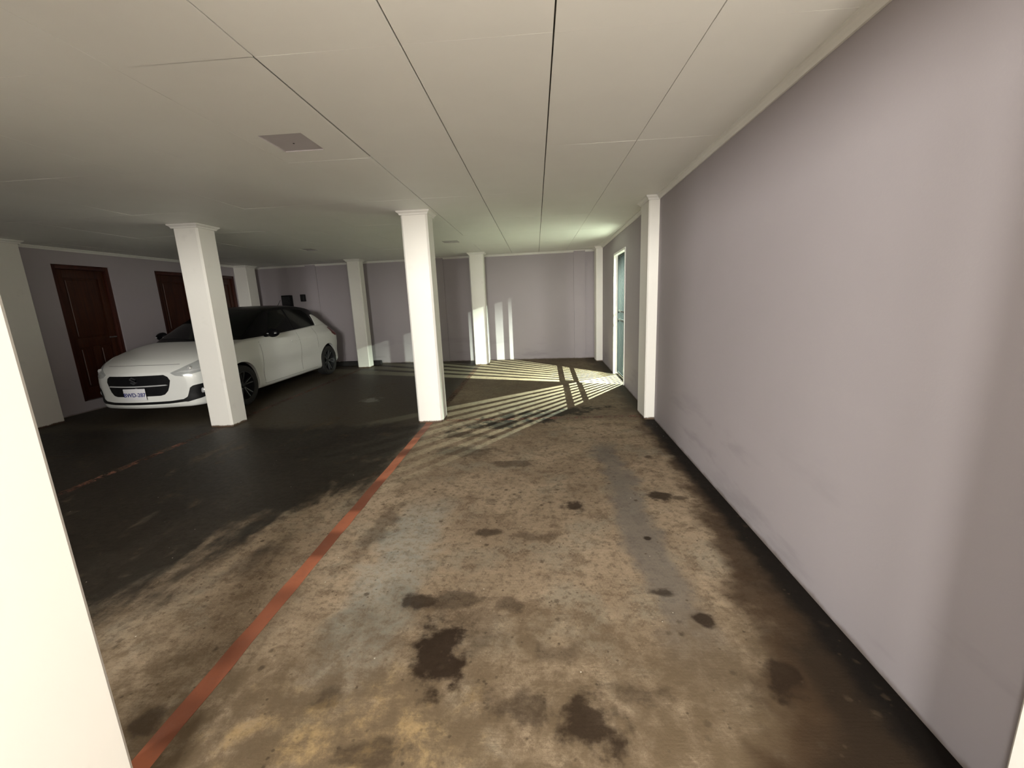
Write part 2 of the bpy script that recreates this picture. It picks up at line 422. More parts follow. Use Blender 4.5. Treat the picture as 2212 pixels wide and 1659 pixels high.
# ------------------------------------------------------------------ cornices
def cornice(name, p, q, inward, s=.04):
    p = Vector((p[0], p[1], 0)); q = Vector((q[0], q[1], 0)); n = Vector((inward[0], inward[1], 0)).normalized()
    prof = [(0, H+.004), (0, H-s), (s*.28, H-s), (s*.45, H-s*.72), (s*.75, H-s*.38), (s, H-s*.25), (s, H+.004)]
    bm = bmesh.new(); A = []; B = []
    for d, z in prof:
        A.append(bm.verts.new(p+n*d+Vector((0, 0, z)))); B.append(bm.verts.new(q+n*d+Vector((0, 0, z))))
    k = len(prof)
    for i in range(k): bm.faces.new((A[i], A[(i+1) % k], B[(i+1) % k], B[i]))
    bm.faces.new(A[::-1]); bm.faces.new(B)
    return tag(link(name, to_mesh(bm, name), 'trim'), kind='structure')
cornice('trim_1', (wx(Y_FRONT), Y_FRONT), (wx(9.68), 9.68), (-1, 0))
cornice('trim_2', (XL, by(XL)), (wx(9.7), by(wx(9.7))), (0, -1))
cornice('trim_3', (XL, Y_FRONT), (XL, 10.1), (1, 0))

# ------------------------------------------------------------------ columns and pilasters
def column(name, x0, x1, y0, y1, label, cat, group, cap=(1, 1, 1, 1), bev=.020):
    cx, cy = (x0+x1)/2, (y0+y1)/2
    t = empty(name, (cx, cy, 0))
    bm = bmesh.new(); bm_box(bm, (x0-cx, y0-cy, 0), (x1-cx, y1-cy, H))
    link('shaft', to_mesh(bm, 'shaft', bev, 1, False, True), 'white', t)
    # flared moulding under the ceiling; cap flags: -x, +x, -y, +y
    bm = bmesh.new(); rings = []
    for e, z in ((.003, H-.045), (.010, H-.042), (.014, H-.028), (.034, H-.012), (.038, H-.001)):
        xs = (x0-cx-e*cap[0], x1-cx+e*cap[1]); ysq = (y0-cy-e*cap[2], y1-cy+e*cap[3])
        rings.append([bm.verts.new(p) for p in ((xs[0], ysq[0], z), (xs[1], ysq[0], z), (xs[1], ysq[1], z), (xs[0], ysq[1], z))])
    for a, b in zip(rings, rings[1:]):
        for k in range(4): bm.faces.new((a[k], a[(k+1) % 4], b[(k+1) % 4], b[k]))
    bm.faces.new(rings[0][::-1]); bm.faces.new(rings[-1])
    link('cap_moulding', to_mesh(bm, 'cap_moulding'), 'trim', t)
    return tag(t, label, cat, group)
G = 'square white columns'
column('square_column', -1.462, -1.155, .575, .878, 'bright cream-white column at the left edge, closest to the camera', 'column', G)
column('square_column', -1.452, -1.157, 4.772, 5.045, 'white square column in the middle, standing on the orange floor line', 'column', G)
column('square_column', -4.104, -3.812, 4.797, 5.085, 'white square column standing in front of the parked car', 'column', G)
column('square_column', -1.392, -1.085, 9.15, 9.42, 'white far column with a bright strip of gate light on its side', 'column', G)
column('square_column', -4.118, -3.835, 9.285, 9.53, 'white far column just behind the tail of the car', 'column', G)
G = 'white wall pilasters'
column('wall_pilaster', 1.198, wx(5)+.02, 4.69, 5.03, 'white pilaster on the right wall between plain wall and barred gate', 'pilaster', G, (1, 0, 1, 1), .012)
column('wall_pilaster', 1.272, wx(9.3)+.02, 9.12, 9.42, 'narrow white pilaster in the far right corner beyond the gate', 'pilaster', G, (1, 0, 1, 1), .012)
column('wall_pilaster', 1.09, wx(.7)+.02, .56, .868, 'white pilaster edge at the bottom right corner, nearest the camera', 'pilaster', G, (1, 0, 1, 1), .012)
column('wall_pilaster', XL-.02, -6.545, 4.79, 5.22, 'grey-white pilaster on the left wall beside the nearest wooden door', 'pilaster', G, (0, 1, 1, 1), .012)
column('wall_pilaster', XL-.02, -6.545, 9.47, 9.80, 'dim white pilaster on the left wall beside the farthest wooden door', 'pilaster', G, (0, 1, 1, 1), .012)

# ------------------------------------------------------------------ painted lines
def line(x0, x1, y0, y1, mat, label, z=.0015):
    n = max(2, int(max(x1-x0, y1-y0)/.12)); along_y = (y1-y0) > (x1-x0)
    bm = bmesh.new(); rows = []
    for k in range(n+1):
        u = k/n; j0 = random.uniform(-.004, .004); j1 = random.uniform(-.004, .004)
        if along_y: a, b = (x0+j0, y0+(y1-y0)*u), (x1+j1, y0+(y1-y0)*u)
        else: a, b = (x0+(x1-x0)*u, y1+j0), (x0+(x1-x0)*u, y0+j1)
        rows.append([bm.verts.new((a[0], a[1], .0002)), bm.verts.new((a[0], a[1], z)), bm.verts.new((b[0], b[1], z)), bm.verts.new((b[0], b[1], .0002))])
    for a, b in zip(rows, rows[1:]):
        for k in range(4): bm.faces.new((a[k], a[(k+1) % 4], b[(k+1) % 4], b[k]))
    bm.faces.new(rows[0]); bm.faces.new(rows[-1][::-1])
    return tag(link('parking_line', to_mesh(bm, 'parking_line'), mat), label, 'floor line', 'painted bay lines')
line(-1.357, -1.275, .88, 4.77, 'line', 'bright orange bay line running from the camera to the middle column')
line(-1.345, -1.265, 5.05, 9.15, 'line_worn', 'faded red bay line running on behind the middle column')
line(-3.99, -3.91, 1.0, 4.79, 'line_worn', 'faded red bay line in the dark left bay, before the car column')
line(-4.01, -3.93, 5.09, 9.28, 'line_worn', 'faded red bay line alongside the parked car')
line(-1.15, 1.19, 4.80, 4.875, 'line_worn', 'faded dark red line crossing from middle column to right pilaster')

# ------------------------------------------------------------------ left wall doors
DL = ['dark red-brown wooden door on the left wall beside the car front', 'dark wooden door half hidden behind the column before the car', 'dark red wooden door at the far end, mostly hidden by the column']
for k, (a, b) in enumerate(DOORS):
    t = empty('door_%d' % (k+1), (XL, (a+b)/2, DZ0)); t['kind'] = 'structure'
    hw = (b-a)/2; hh = DZ1-DZ0; fz = .06
    for nm, p, q in (('frame_post', (-.16, -hw+.001, 0), (-.02, -hw+fz, hh-.001)), ('frame_post', (-.16, hw-fz, 0), (-.02, hw-.001, hh-.001)), ('frame_head', (-.16, -hw+fz, hh-fz), (-.02, hw-fz, hh-.001))):
        box(nm, p, q, 'wood_dark', t, .004)
    leaf = box('leaf', (-.105, -hw+fz+.003, .004), (-.075, hw-fz-.003, hh-fz-.003), 'wood', t)
    y0, y1 = -hw+fz+.003, hw-fz-.003; z1 = hh-fz-.003; st = .10
    for nm, p, q in (('stile', (-.075, y0, .004), (-.055, y0+st, z1)), ('stile', (-.075, y1-st, .004), (-.055, y1, z1)),
                     ('rail', (-.075, y0+st, .004), (-.056, y1-st, .18)), ('rail', (-.075, y0+st, .80), (-.056, y1-st, .93)), ('rail', (-.075, y0+st, z1-.12), (-.056, y1-st, z1)),
                     ('muntin', (-.075, -.05, .18), (-.056, .05, .80))):
        box(nm, p, q, 'wood', leaf, .003)
    for p, q in (((-.075, y0+st+.03, .21), (-.062, -.08, .77)), ((-.075, .08, .21), (-.062, y1-st-.03, .77)), ((-.075, y0+st+.03, .96), (-.062, y1-st-.03, z1-.15))):
        box('panel', p, q, 'wood', leaf, .012, 1)
    bm = bmesh.new(); tube(bm, (-.055, y1-.05, .92), (-.01, y1-.05, .92), .010); tube(bm, (-.012, y1-.05, .92), (-.012, y1-.16, .92), .009)
    link('handle', to_mesh(bm, 'handle', 0, 1, True), 'metalgrey', t)

# ------------------------------------------------------------------ gate
ga = math.atan(.02272)
gate = empty('barred_gate', (wx((GY0+GY1)/2)+.075, (GY0+GY1)/2, 0), -ga)
tag(gate, 'grey steel barred gate in the right wall with two cross bars', 'gate')
gl = GY1-GY0; hg = gl/2-.045
for nm, p, q in (('frame_stile', (-.02, -hg, .03), (.02, -hg+.035, GZ-.037)), ('frame_stile', (-.02, hg-.035, .03), (.02, hg, GZ-.037)),
                 ('frame_rail', (-.02, -hg+.035, .03), (.02, hg-.035, .06)), ('frame_rail', (-.02, -hg+.035, GZ-.07), (.02, hg-.035, GZ-.037)),
                 ('cross_bar', (-.016, -hg+.035, .965), (.016, hg-.035, .995)), ('cross_bar', (-.016, -hg+.035, 1.115), (.016, hg-.035, 1.145))):
    box(nm, p, q, 'steel', gate, .003, 1)
nb = 8; me_bar = None
for k in range(nb):
    y = -hg+.035+(2*hg-.07)*(k+1)/(nb+1)
    if me_bar is None:
        bm = bmesh.new(); bm_box(bm, (-.006, -.016, .06), (.006, .016, GZ-.07)); me_bar = to_mesh(bm, 'bar')
        me_bar.materials.append(M['steel'])
    link('bar', me_bar, None, gate, (0, y, 0))
box('lock_box', (-.03, -hg+.036, .99), (.022, -hg+.10, 1.12), 'steel', gate, .004, 1)
gf = empty('gate_frame', (wx((GY0+GY1)/2), (GY0+GY1)/2, 0), -ga)
tag(gf, 'white painted frame lining the gate opening in the right wall', 'door frame')
for nm, p, q in (('jamb', (-.012, -gl/2+.001, .001), (.15, -gl/2+.035, GZ-.001)), ('jamb', (-.012, gl/2-.035, .001), (.15, gl/2-.001, GZ-.001)), ('head', (-.012, -gl/2+.035, GZ-.036), (.15, gl/2-.035, GZ-.001))):
    box(nm, p, q, 'frame', gf, .004, 1)

# ------------------------------------------------------------------ alley outside the gate
AX = 2.86
tag(box('floor_alley', (wx(0)+WT+.02, Y_FRONT, -.2), (AX+.3, 17, -.02), 'alley'), kind='structure')
tag(box('wall_alley', (AX+.03, Y_FRONT, -.2), (AX+.2, 17, 3.2), 'yardwall'), kind='structure')
tag(box('wall_alley_light_block', (wx(0)+WT+.02, Y_FRONT, -.2), (AX+.02, Y_FRONT+.15, 3.2), 'yardwall'), kind='structure')  # added unseen wall, keeps the yard lamps from lighting the alley
tag(box('wall_alley_end', (wx(10)+WT+.02, 16.8, -.2), (AX+.02, 17, 3.2), 'yardwall'), kind='structure')
fence = empty('sheet_fence', (AX, 8.2, 0)); tag(fence, 'blue-grey corrugated sheet seen through the barred gate', 'sheet wall')
for k in range(17):
    bm = bmesh.new(); n = 24; prev = None
    for i in range(n+1):
        y = -2.1+k*.6+.6*i/n; x = .012*math.sin(2*math.pi*i/4.0)
        col = [bm.verts.new((x+d, y, z)) for d in (0, .002) for z in (-.02, 3.0)]
        if prev:
            bm.faces.new((prev[0], prev[1], col[1], col[0])); bm.faces.new((prev[2], col[2], col[3], prev[3]))
        prev = col
    link('sheet', to_mesh(bm, 'sheet', 0, 1, True), 'alleywall', fence)

# ------------------------------------------------------------------ lamps
def point(name, parent, loc, col, power, r=.03):
    l = bpy.data.lights.new(name, 'POINT'); l.energy = power; l.color = col; l.shadow_soft_size = r
    o = bpy.data.objects.new(name, l); COL.objects.link(o); o.parent = parent; o.location = loc
    return o
def spot(name, parent, loc, target, col, power, r, angle, blend):
    l = bpy.data.lights.new(name, 'SPOT'); l.energy = power; l.color = col; l.shadow_soft_size = r; l.spot_size = R(angle); l.spot_blend = blend
    o = bpy.data.objects.new(name, l); COL.objects.link(o); o.parent = parent; o.location = loc
    d = Vector(target)-Vector(loc); o.rotation_euler = d.to_track_quat('-Z', 'Y').to_euler()
    return o
# added unseen lamps behind the camera, guessed from the light they throw
def unseen_yard_lamp(x, y, z, label, power, col=(1.0, .97, .90)):
    t = empty('unseen_lamp', (x, y, z)); tag(t, label, 'lamp', 'unseen yard lamps')
    bm = bmesh.new(); bm_box(bm, (-.16, -.20, -.12), (.16, -.10, .12)); link('back_box', to_mesh(bm, 'back_box', .01), 'black', t)
    bm = bmesh.new(); bm_box(bm, (-.14, -.10, -.10), (.14, -.092, .10)); link('lens', to_mesh(bm, 'lens'), mat_emit('unseen_lamp_lens', (1, .92, .8), 4), t)
    point('bulb', t, (0, 0.02, 0), col, power, .30)
    return t
unseen_yard_lamp(-4.6, -4.0, 2.10, 'added unseen flood lamp behind the camera, farthest left, lighting the right wall', P_YARD*.85)
unseen_yard_lamp(-0.75, -4.0, 2.10, 'unseen flood lamp behind the camera, middle one', P_YARD)
unseen_yard_lamp(0.1, -4.0, 2.10, 'unseen flood lamp behind the camera, right one', P_YARD*.9)
# warm lamp on the right wall behind the camera
t = empty('porch_lamp', (wx(-.6), -.6, 1.36)); tag(t, 'warm round wall lamp on the right wall behind the camera', 'lamp')
bm = bmesh.new(); lathe_bm(bm, [(.0001, -.001), (.075, -.001), (.085, -.02), (.08, -.035), (.0001, -.036)], 24, 'X'); link('base', to_mesh(bm, 'base', 0, 1, True), 'frame', t)
bm = bmesh.new(); lathe_bm(bm, [(.07, -.036), (.072, -.06), (.05, -.085), (.0001, -.095)], 24, 'X'); link('glass_dome', to_mesh(bm, 'glass_dome', 0, 1, True), mat_emit('warm_dome', (1, .8, .5), 3), t)
point('bulb', t, (-.17, 0, 0), (1.0, .91, .75), P_PORCH, .12)
# flood lamp high on the alley wall and low hooded lamp near the gate
COOL = (.86, 1.0, .80)
for yy, lab in ((6.27, 'flood lamp high on the alley wall outside, near end of the gate'), (8.33, 'flood lamp high on the alley wall outside, far end of the gate')):
    t = empty('alley_flood_lamp', (AX-.016, yy, 2.34)); tag(t, lab, 'lamp', 'alley flood lamps')
    box('bracket', (-.14, -.03, -.02), (-.001, .03, .06), 'black', t)
    box('housing', (-.38, -.10, .03), (-.08, .10, .07), 'black', t, .008)
    spot('bulb', t, (-.33, 0, 0), (-1.4, (7.1-yy)*1.1, -1.75) if yy < 7 else (-1.15, (7.1-yy)*.85, -2.6), COOL, P_ALLEY, .004, 86 if yy < 7 else 96, .9 if yy < 7 else 1.0)

# ------------------------------------------------------------------ parked car
M['car_white'] = simple('white_car_paint', (.74, .75, .73), .22, 0, .02, 4, 0, .6)
M['car_black'] = simple('black_car_roof', (.004, .004, .005), .32, 0, .02, 4, 0, .12)
M['glass'] = simple('dark_window_glass', (.003, .004, .004), .10, 0, .02, 4, 0, .16)
M['chrome'] = simple('chrome', (.75, .75, .76), .12, 1, .03)
M['rim_dark'] = simple('dark_alloy', (.045, .047, .05), .35, .7)
M['rim_silver'] = simple('machined_alloy', (.11, .115, .12), .35, .7)
M['lamp_glass'] = simple('headlamp_housing', (.50, .52, .52), .2, .3)
M['tail_red'] = simple('red_tail_lens', (.10, .006, .006), .3)
M['silver'] = simple('bright_silver', (.62, .63, .64), .3, .35)
M['plate'] = simple('white_number_plate', (.72, .72, .76), .4)
M['plate_blue'] = simple('blue_plate_lettering', (.045, .05, .20), .5)
M['seam'] = simple('panel_gap', (.20, .20, .195), .8)

def crom(P, t):
    n = len(P)-1; k = min(int(t), n-1); u = t-k
    p0 = P[max(k-1, 0)]; p1 = P[k]; p2 = P[k+1]; p3 = P[min(k+2, n)]
    out = []
    for a, b, c, d in zip(p0, p1, p2, p3):
        out.append(.5*((2*b)+(c-a)*u+(2*a-5*b+4*c-d)*u*u+(3*b-a-3*c+d)*u**3))
    return tuple(out)
def lin(tab, y):
    if y <= tab[0][0]: return tab[0][1:]
    for a, b in zip(tab, tab[1:]):
        if y <= b[0]:
            u = (y-a[0])/(b[0]-a[0]); return tuple(p+(q-p)*u for p, q in zip(a[1:], b[1:]))
    return tab[-1][1:]
def smooth_tab(tab, sub):
    out = []
    for i in range((len(tab)-1)*sub+1): out.append(crom(tab, i/sub))
    return out

CY0, CXC = 5.05, -5.235                  # nose and centre line of the car in the room
WY1, WY2, WR = .875, 3.505, .305         # axles, tyre radius
# y, half width, bottom, shoulder z, half width at shoulder, top z
BODY = [(.000, .600, .235, .655, .52, .672), (.035, .690, .195, .695, .60, .715), (.100, .735, .180, .730, .645, .765), (.240, .785, .175, .775, .70, .825),
        (.500, .825, .175, .850, .735, .895), (.875, .852, .175, .925, .765, .960), (1.20, .858, .175, .965, .775, .995), (1.60, .862, .175, .985, .775, 1.00),
        (2.20, .865, .178, 1.005, .770, 1.01), (2.90, .870, .182, 1.040, .750, 1.04), (3.30, .875, .188, 1.055, .735, 1.055), (3.60, .868, .195, 1.055, .715, 1.055),
        (3.85, .858, .210, 1.030, .690, 1.035), (4.02, .838, .235, .985, .665, .995), (4.11, .800, .265, .920, .64, .930), (4.16, .735, .30, .84, .58, .85)]
def section(p):
    y, hw, zb, zs, hb, zt = p
    L = lambda u: zb+(zs-zb)*u
    pts = [(0, zb), (hw*.55, zb), (hw-.12, zb), (hw-.045, zb+.025), (hw-.022, zb+.10), (hw-.026, L(.32)), (hw-.004, L(.52)), (hw, L(.66)), (hw-.012, L(.80)),
           (hb+.045, L(.93)), (hb-.01, zs), (hb*.72, zs+(zt-zs)*.55), (hb*.36, zs+(zt-zs)*.9), (0, zt)]
    return pts
def bend(x, y, z):
    f = max(0, 1-y/.85); b = .235*(x/.85)**2*f*f
    f2 = max(0, 1-(4.16-y)/.75); b2 = .13*(x/.85)**2*f2*f2
    lean = .05*max(0, z-.62)/.1*max(0, 1-y/.3)**2*.6
    return (x, y+b-b2+lean, z)
def grid_body():
    tab = smooth_tab(BODY, 5)
    secs = []
    def ring(p, k=1.0):
        pts = section(p); zc = (p[2]+p[5])/2
        den = [crom(pts, i/3) for i in range((len(pts)-1)*3+1)]
        half = [(x*k, zc+(z-zc)*k) for x, z in den]
        full = half+[(-x, z) for x, z in half[-2:0:-1]]
        return [bend(x, p[0], z) for x, z in full]
    first, last = tab[0], tab[-1]
    for k in (.25, .5, .75, .92): secs.append(ring((first[0]-.004*(1-k),)+first[1:], k))
    for p in tab: secs.append(ring(p))
    for k in (.92, .75, .5, .25): secs.append(ring((last[0]+.004*(1-k),)+last[1:], k))
    V = [q for s in secs for q in s]; n = len(secs[0]); Fc = []
    for a in range(len(secs)-1):
        for b in range(n): Fc.append((a*n+b, a*n+(b+1) % n, (a+1)*n+(b+1) % n, (a+1)*n+b))
    Fc.append(tuple(range(n))[::-1]); Fc.append(tuple((len(secs)-1)*n+b for b in range(n)))
    return V, Fc
bV, bF = grid_body()
bvh_body = BVHTree.FromPolygons([Vector(v) for v in bV], bF)
# cabin: y, base half width, base z, roof half width, roof z
CAB = [(.98, .700, .930, .690, .955), (1.15, .735, .940, .700, 1.045), (1.45, .760, .950, .655, 1.205), (1.75, .772, .960, .610, 1.345), (2.00, .775, .970, .585, 1.430), (2.30, .775, .975, .580, 1.470),
       (2.75, .770, .985, .575, 1.478), (3.15, .755, .995, .565, 1.455), (3.45, .740, 1.00, .550, 1.410), (3.58, .730, 1.00, .545, 1.355), (3.72, .715, .99, .585, 1.215), (3.86, .690, .97, .625, 1.075), (3.93, .67, .95, .64, .985)]
def grid_cabin():
    tab = smooth_tab(CAB, 4); secs = []
    for y, hb, zb, hr, zr in tab:
        pts = [(hb, zb-.03), (hb-.01, zb+.02), (hb+(hr-hb)*.45, zb+(zr-zb)*.45), (hr+.01, zr-min(.075, (zr-zb)*.3)), (hr-.035, zr-min(.03, (zr-zb)*.12)), (hr*.6, zr-.006), (0, zr)]
        den = [crom(pts, i/3) for i in range((len(pts)-1)*3+1)]
        f = max(0, 1-(y-.98)/1.2)
        full = den+[(-x, z) for x, z in den[-2::-1]]
        secs.append([(x, y+.16*(x/.75)**2*f, z) for x, z in full])
    V = [q for s in secs for q in s]; n = len(secs[0]); Fc = []
    for a in range(len(secs)-1):
        for b in range(n): Fc.append((a*n+b, a*n+(b+1) % n, (a+1)*n+(b+1) % n, (a+1)*n+b))
    Fc.append(tuple(range(n))[::-1]); Fc.append(tuple((len(secs)-1)*n+b for b in range(n)))
    return V, Fc
cV, cF = grid_cabin()
bvh_cab = BVHTree.FromPolygons([Vector(v) for v in cV], cF)

car = empty('parked_car', (CXC, CY0, 0))
tag(car, 'white hatchback with a black roof parked in the dark left bay', 'car')
def finish(name, bm, mat, parent, ang=32):
    bmesh.ops.recalc_face_normals(bm, faces=bm.faces[:])
    me = bpy.data.meshes.new(name); bm.to_mesh(me); bm.free()
    for p in me.polygons: p.use_smooth = True
    me.set_sharp_from_angle(angle=R(ang))
    return link(name, me, mat, parent)
# body with wheel arches cut out (boolean is baked, the cutters are removed)
bm = bmesh.new(); vv = [bm.verts.new(v) for v in bV]
for f in bF: bm.faces.new([vv[i] for i in f])
bmesh.ops.remove_doubles(bm, verts=bm.verts[:], dist=.0004)
bmesh.ops.triangulate(bm, faces=[f for f in bm.faces if len(f.verts) > 4])
bmesh.ops.recalc_face_normals(bm, faces=bm.faces[:])
me0 = bpy.data.meshes.new('body_raw'); bm.to_mesh(me0); bm.free()
tmp = bpy.data.objects.new('body_raw', me0); COL.objects.link(tmp)
cutters = []
for sx in (-1, 1):
    for wy in (WY1, WY2):
        bm = bmesh.new(); lathe_bm(bm, [(.0001, .50*sx), (.352, .50*sx), (.352, 1.1*sx), (.0001, 1.1*sx)], 40, 'X', (0, wy, WR+.005))
        bmesh.ops.remove_doubles(bm, verts=bm.verts[:], dist=.001); bmesh.ops.recalc_face_normals(bm, faces=bm.faces[:])
        m = bpy.data.meshes.new('cut'); bm.to_mesh(m); bm.free()
        c = bpy.data.objects.new('cut', m); COL.objects.link(c); cutters.append(c)
        md = tmp.modifiers.new('b', 'BOOLEAN'); md.object = c; md.operation = 'DIFFERENCE'; md.solver = 'EXACT'
dg = bpy.context.evaluated_depsgraph_get()
me = bpy.data.meshes.new_from_object(tmp.evaluated_get(dg)); me.name = 'body'
for c in cutters+[tmp]: bpy.data.objects.remove(c)
for p in me.polygons: p.use_smooth = True
me.set_sharp_from_angle(angle=R(32))
body = link('body', me, 'car_white', car)
bm = bmesh.new(); vv = [bm.verts.new(v) for v in cV]
for f in cF: bm.faces.new([vv[i] for i in f])
cabin = finish('roof_and_pillars', bm, 'car_black', car)
cabin['label'] = 'black roof and window pillars'

def edge_z(poly, x):
    zs = []
    n = len(poly)
    for i in range(n):
        (xa, za), (xb, zb) = poly[i], poly[(i+1) % n]
        if abs(xb-xa) < 1e-9: continue
        u = (x-xa)/(xb-xa)
        if -1e-9 <= u <= 1+1e-9: zs.append(za+(zb-za)*u)
    return min(zs), max(zs)
def patch(name, poly, view, bvh, off, mat, parent, nu=24, nv=6, thick=.012, mirror=False):
    """a shaped shell lying on the car surface: poly is an outline seen from the front (x,z), the right side (y,z) or above (x,y)"""
    u0 = min(p[0] for p in poly); u1 = max(p[0] for p in poly)
    bm = bmesh.new(); rows = []
    for i in range(nu+1):
        u = u0+(u1-u0)*(i/nu); uu = min(max(u, u0+1e-5), u1-1e-5)
        lo, hi = edge_z(poly, uu); row = []
        for j in range(nv+1):
            v = lo+(hi-lo)*j/nv
            if view == 'front': o, d = Vector((u, -2, v)), Vector((0, 1, 0))
            elif view == 'rear': o, d = Vector((u, 8, v)), Vector((0, -1, 0))
            elif view == 'side': o, d = Vector((3, u, v)), Vector((-1, 0, 0))
            else: o, d = Vector((u, v, 4)), Vector((0, 0, -1))
            hit = bvh.ray_cast(o, d)
            if hit[0] is None: row.append(None); continue
            nrm = hit[1]
            if nrm.dot(d) > 0: nrm = -nrm
            pos = hit[0]+nrm*off
            back = hit[0]-nrm*thick
            if mirror: pos.x *= -1; back.x *= -1
            row.append((bm.verts.new(pos), bm.verts.new(back)))
        rows.append(row)
    for i in range(nu):
        for j in range(nv):
            q = [rows[i][j], rows[i+1][j], rows[i+1][j+1], rows[i][j+1]]
            if any(k is None for k in q): continue
            bm.faces.new([k[0] for k in q]); bm.faces.new([k[1] for k in q][::-1])
    bmesh.ops.recalc_face_normals(bm, faces=bm.faces[:])
    for e in [e for e in bm.edges if e.is_boundary and True]: pass
    # close the rim
    def rim(a, b):
        if a is None or b is None: return
        try: bm.faces.new((a[0], b[0], b[1], a[1]))
        except ValueError: pass
    for i in range(nu): rim(rows[i][0], rows[i+1][0]); rim(rows[i][nv], rows[i+1][nv])
    for j in range(nv): rim(rows[0][j], rows[0][j+1]); rim(rows[nu][j], rows[nu][j+1])
    return finish(name, bm, mat, parent, 40)

# front end
gr = patch('grille', [(-.435, .555), (-.42, .60), (-.37, .632), (.37, .632), (.42, .60), (.435, .555), (.40, .43), (.35, .375), (.30, .362), (-.30, .362), (-.35, .375), (-.40, .43)], 'front', bvh_body, .006, 'black', car, 40, 10)
patch('chrome_bar', [(-.405, .497), (-.39, .507), (0, .503), (.39, .507), (.405, .497), (.38, .492), (0, .487), (-.38, .492)], 'front', bvh_body, .016, 'silver', gr, 30, 2, .0)
for k in range(5):
    z = .385+k*.020
    patch('grille_slat', [(-.36, z), (.36, z), (.36, z+.005), (-.36, z+.005)], 'front', bvh_body, .009, 'black', gr, 20, 1, .0)
# emblem: an angular S built of two hooked strokes
em = [[(.046, .034), (.020, .052), (-.046, .014), (-.046, .004), (-.030, -.006), (.012, .018)], [(.046, .034), (.046, .018), (.020, .034), (.020, .052)]]
bm = bmesh.new()
S1 = [(-.012, .050), (.044, .018), (.026, .008), (-.012, .030), (-.024, .022), (.044, -.016), (.044, -.024), (.000, -.050), (-.044, -.022), (-.026, -.011), (.000, -.027), (.014, -.019), (-.044, .013), (-.044, .026)]
ye = -.020
a = [bm.verts.new((x, ye, z+.572)) for x, z in S1]; b = [bm.verts.new((x, ye+.024, z+.572)) for x, z in S1]
bm.faces.new(a); bm.faces.new(b[::-1])
for i in range(len(S1)): bm.faces.new((a[i], a[(i+1) % len(S1)], b[(i+1) % len(S1)], b[i]))
bmesh.ops.triangulate(bm, faces=[f for f in bm.faces if len(f.verts) > 4])
link('emblem', to_mesh(bm, 'emblem'), 'rim_silver', gr)
# number plate
pl = box('number_plate', (-.150, -.034, .322), (.150, -.026, .472), 'plate', car, .004)
def text(txt, size, loc, mat, parent, name):
    cu = bpy.data.curves.new(name, 'FONT'); cu.body = txt; cu.size = size; cu.align_x = 'CENTER'; cu.align_y = 'CENTER'; cu.extrude = .0012; cu.offset = .0012
    o = bpy.data.objects.new(name+'_c', cu); COL.objects.link(o)
    me = bpy.data.meshes.new_from_object(o.evaluated_get(bpy.context.evaluated_depsgraph_get())); bpy.data.objects.remove(o)
    q = link(name, me, mat, parent, loc); q.rotation_euler = (R(90), 0, 0)
    return q
text('BWD-287', .072, (0, -.035, .388), 'plate_blue', pl, 'plate_number')
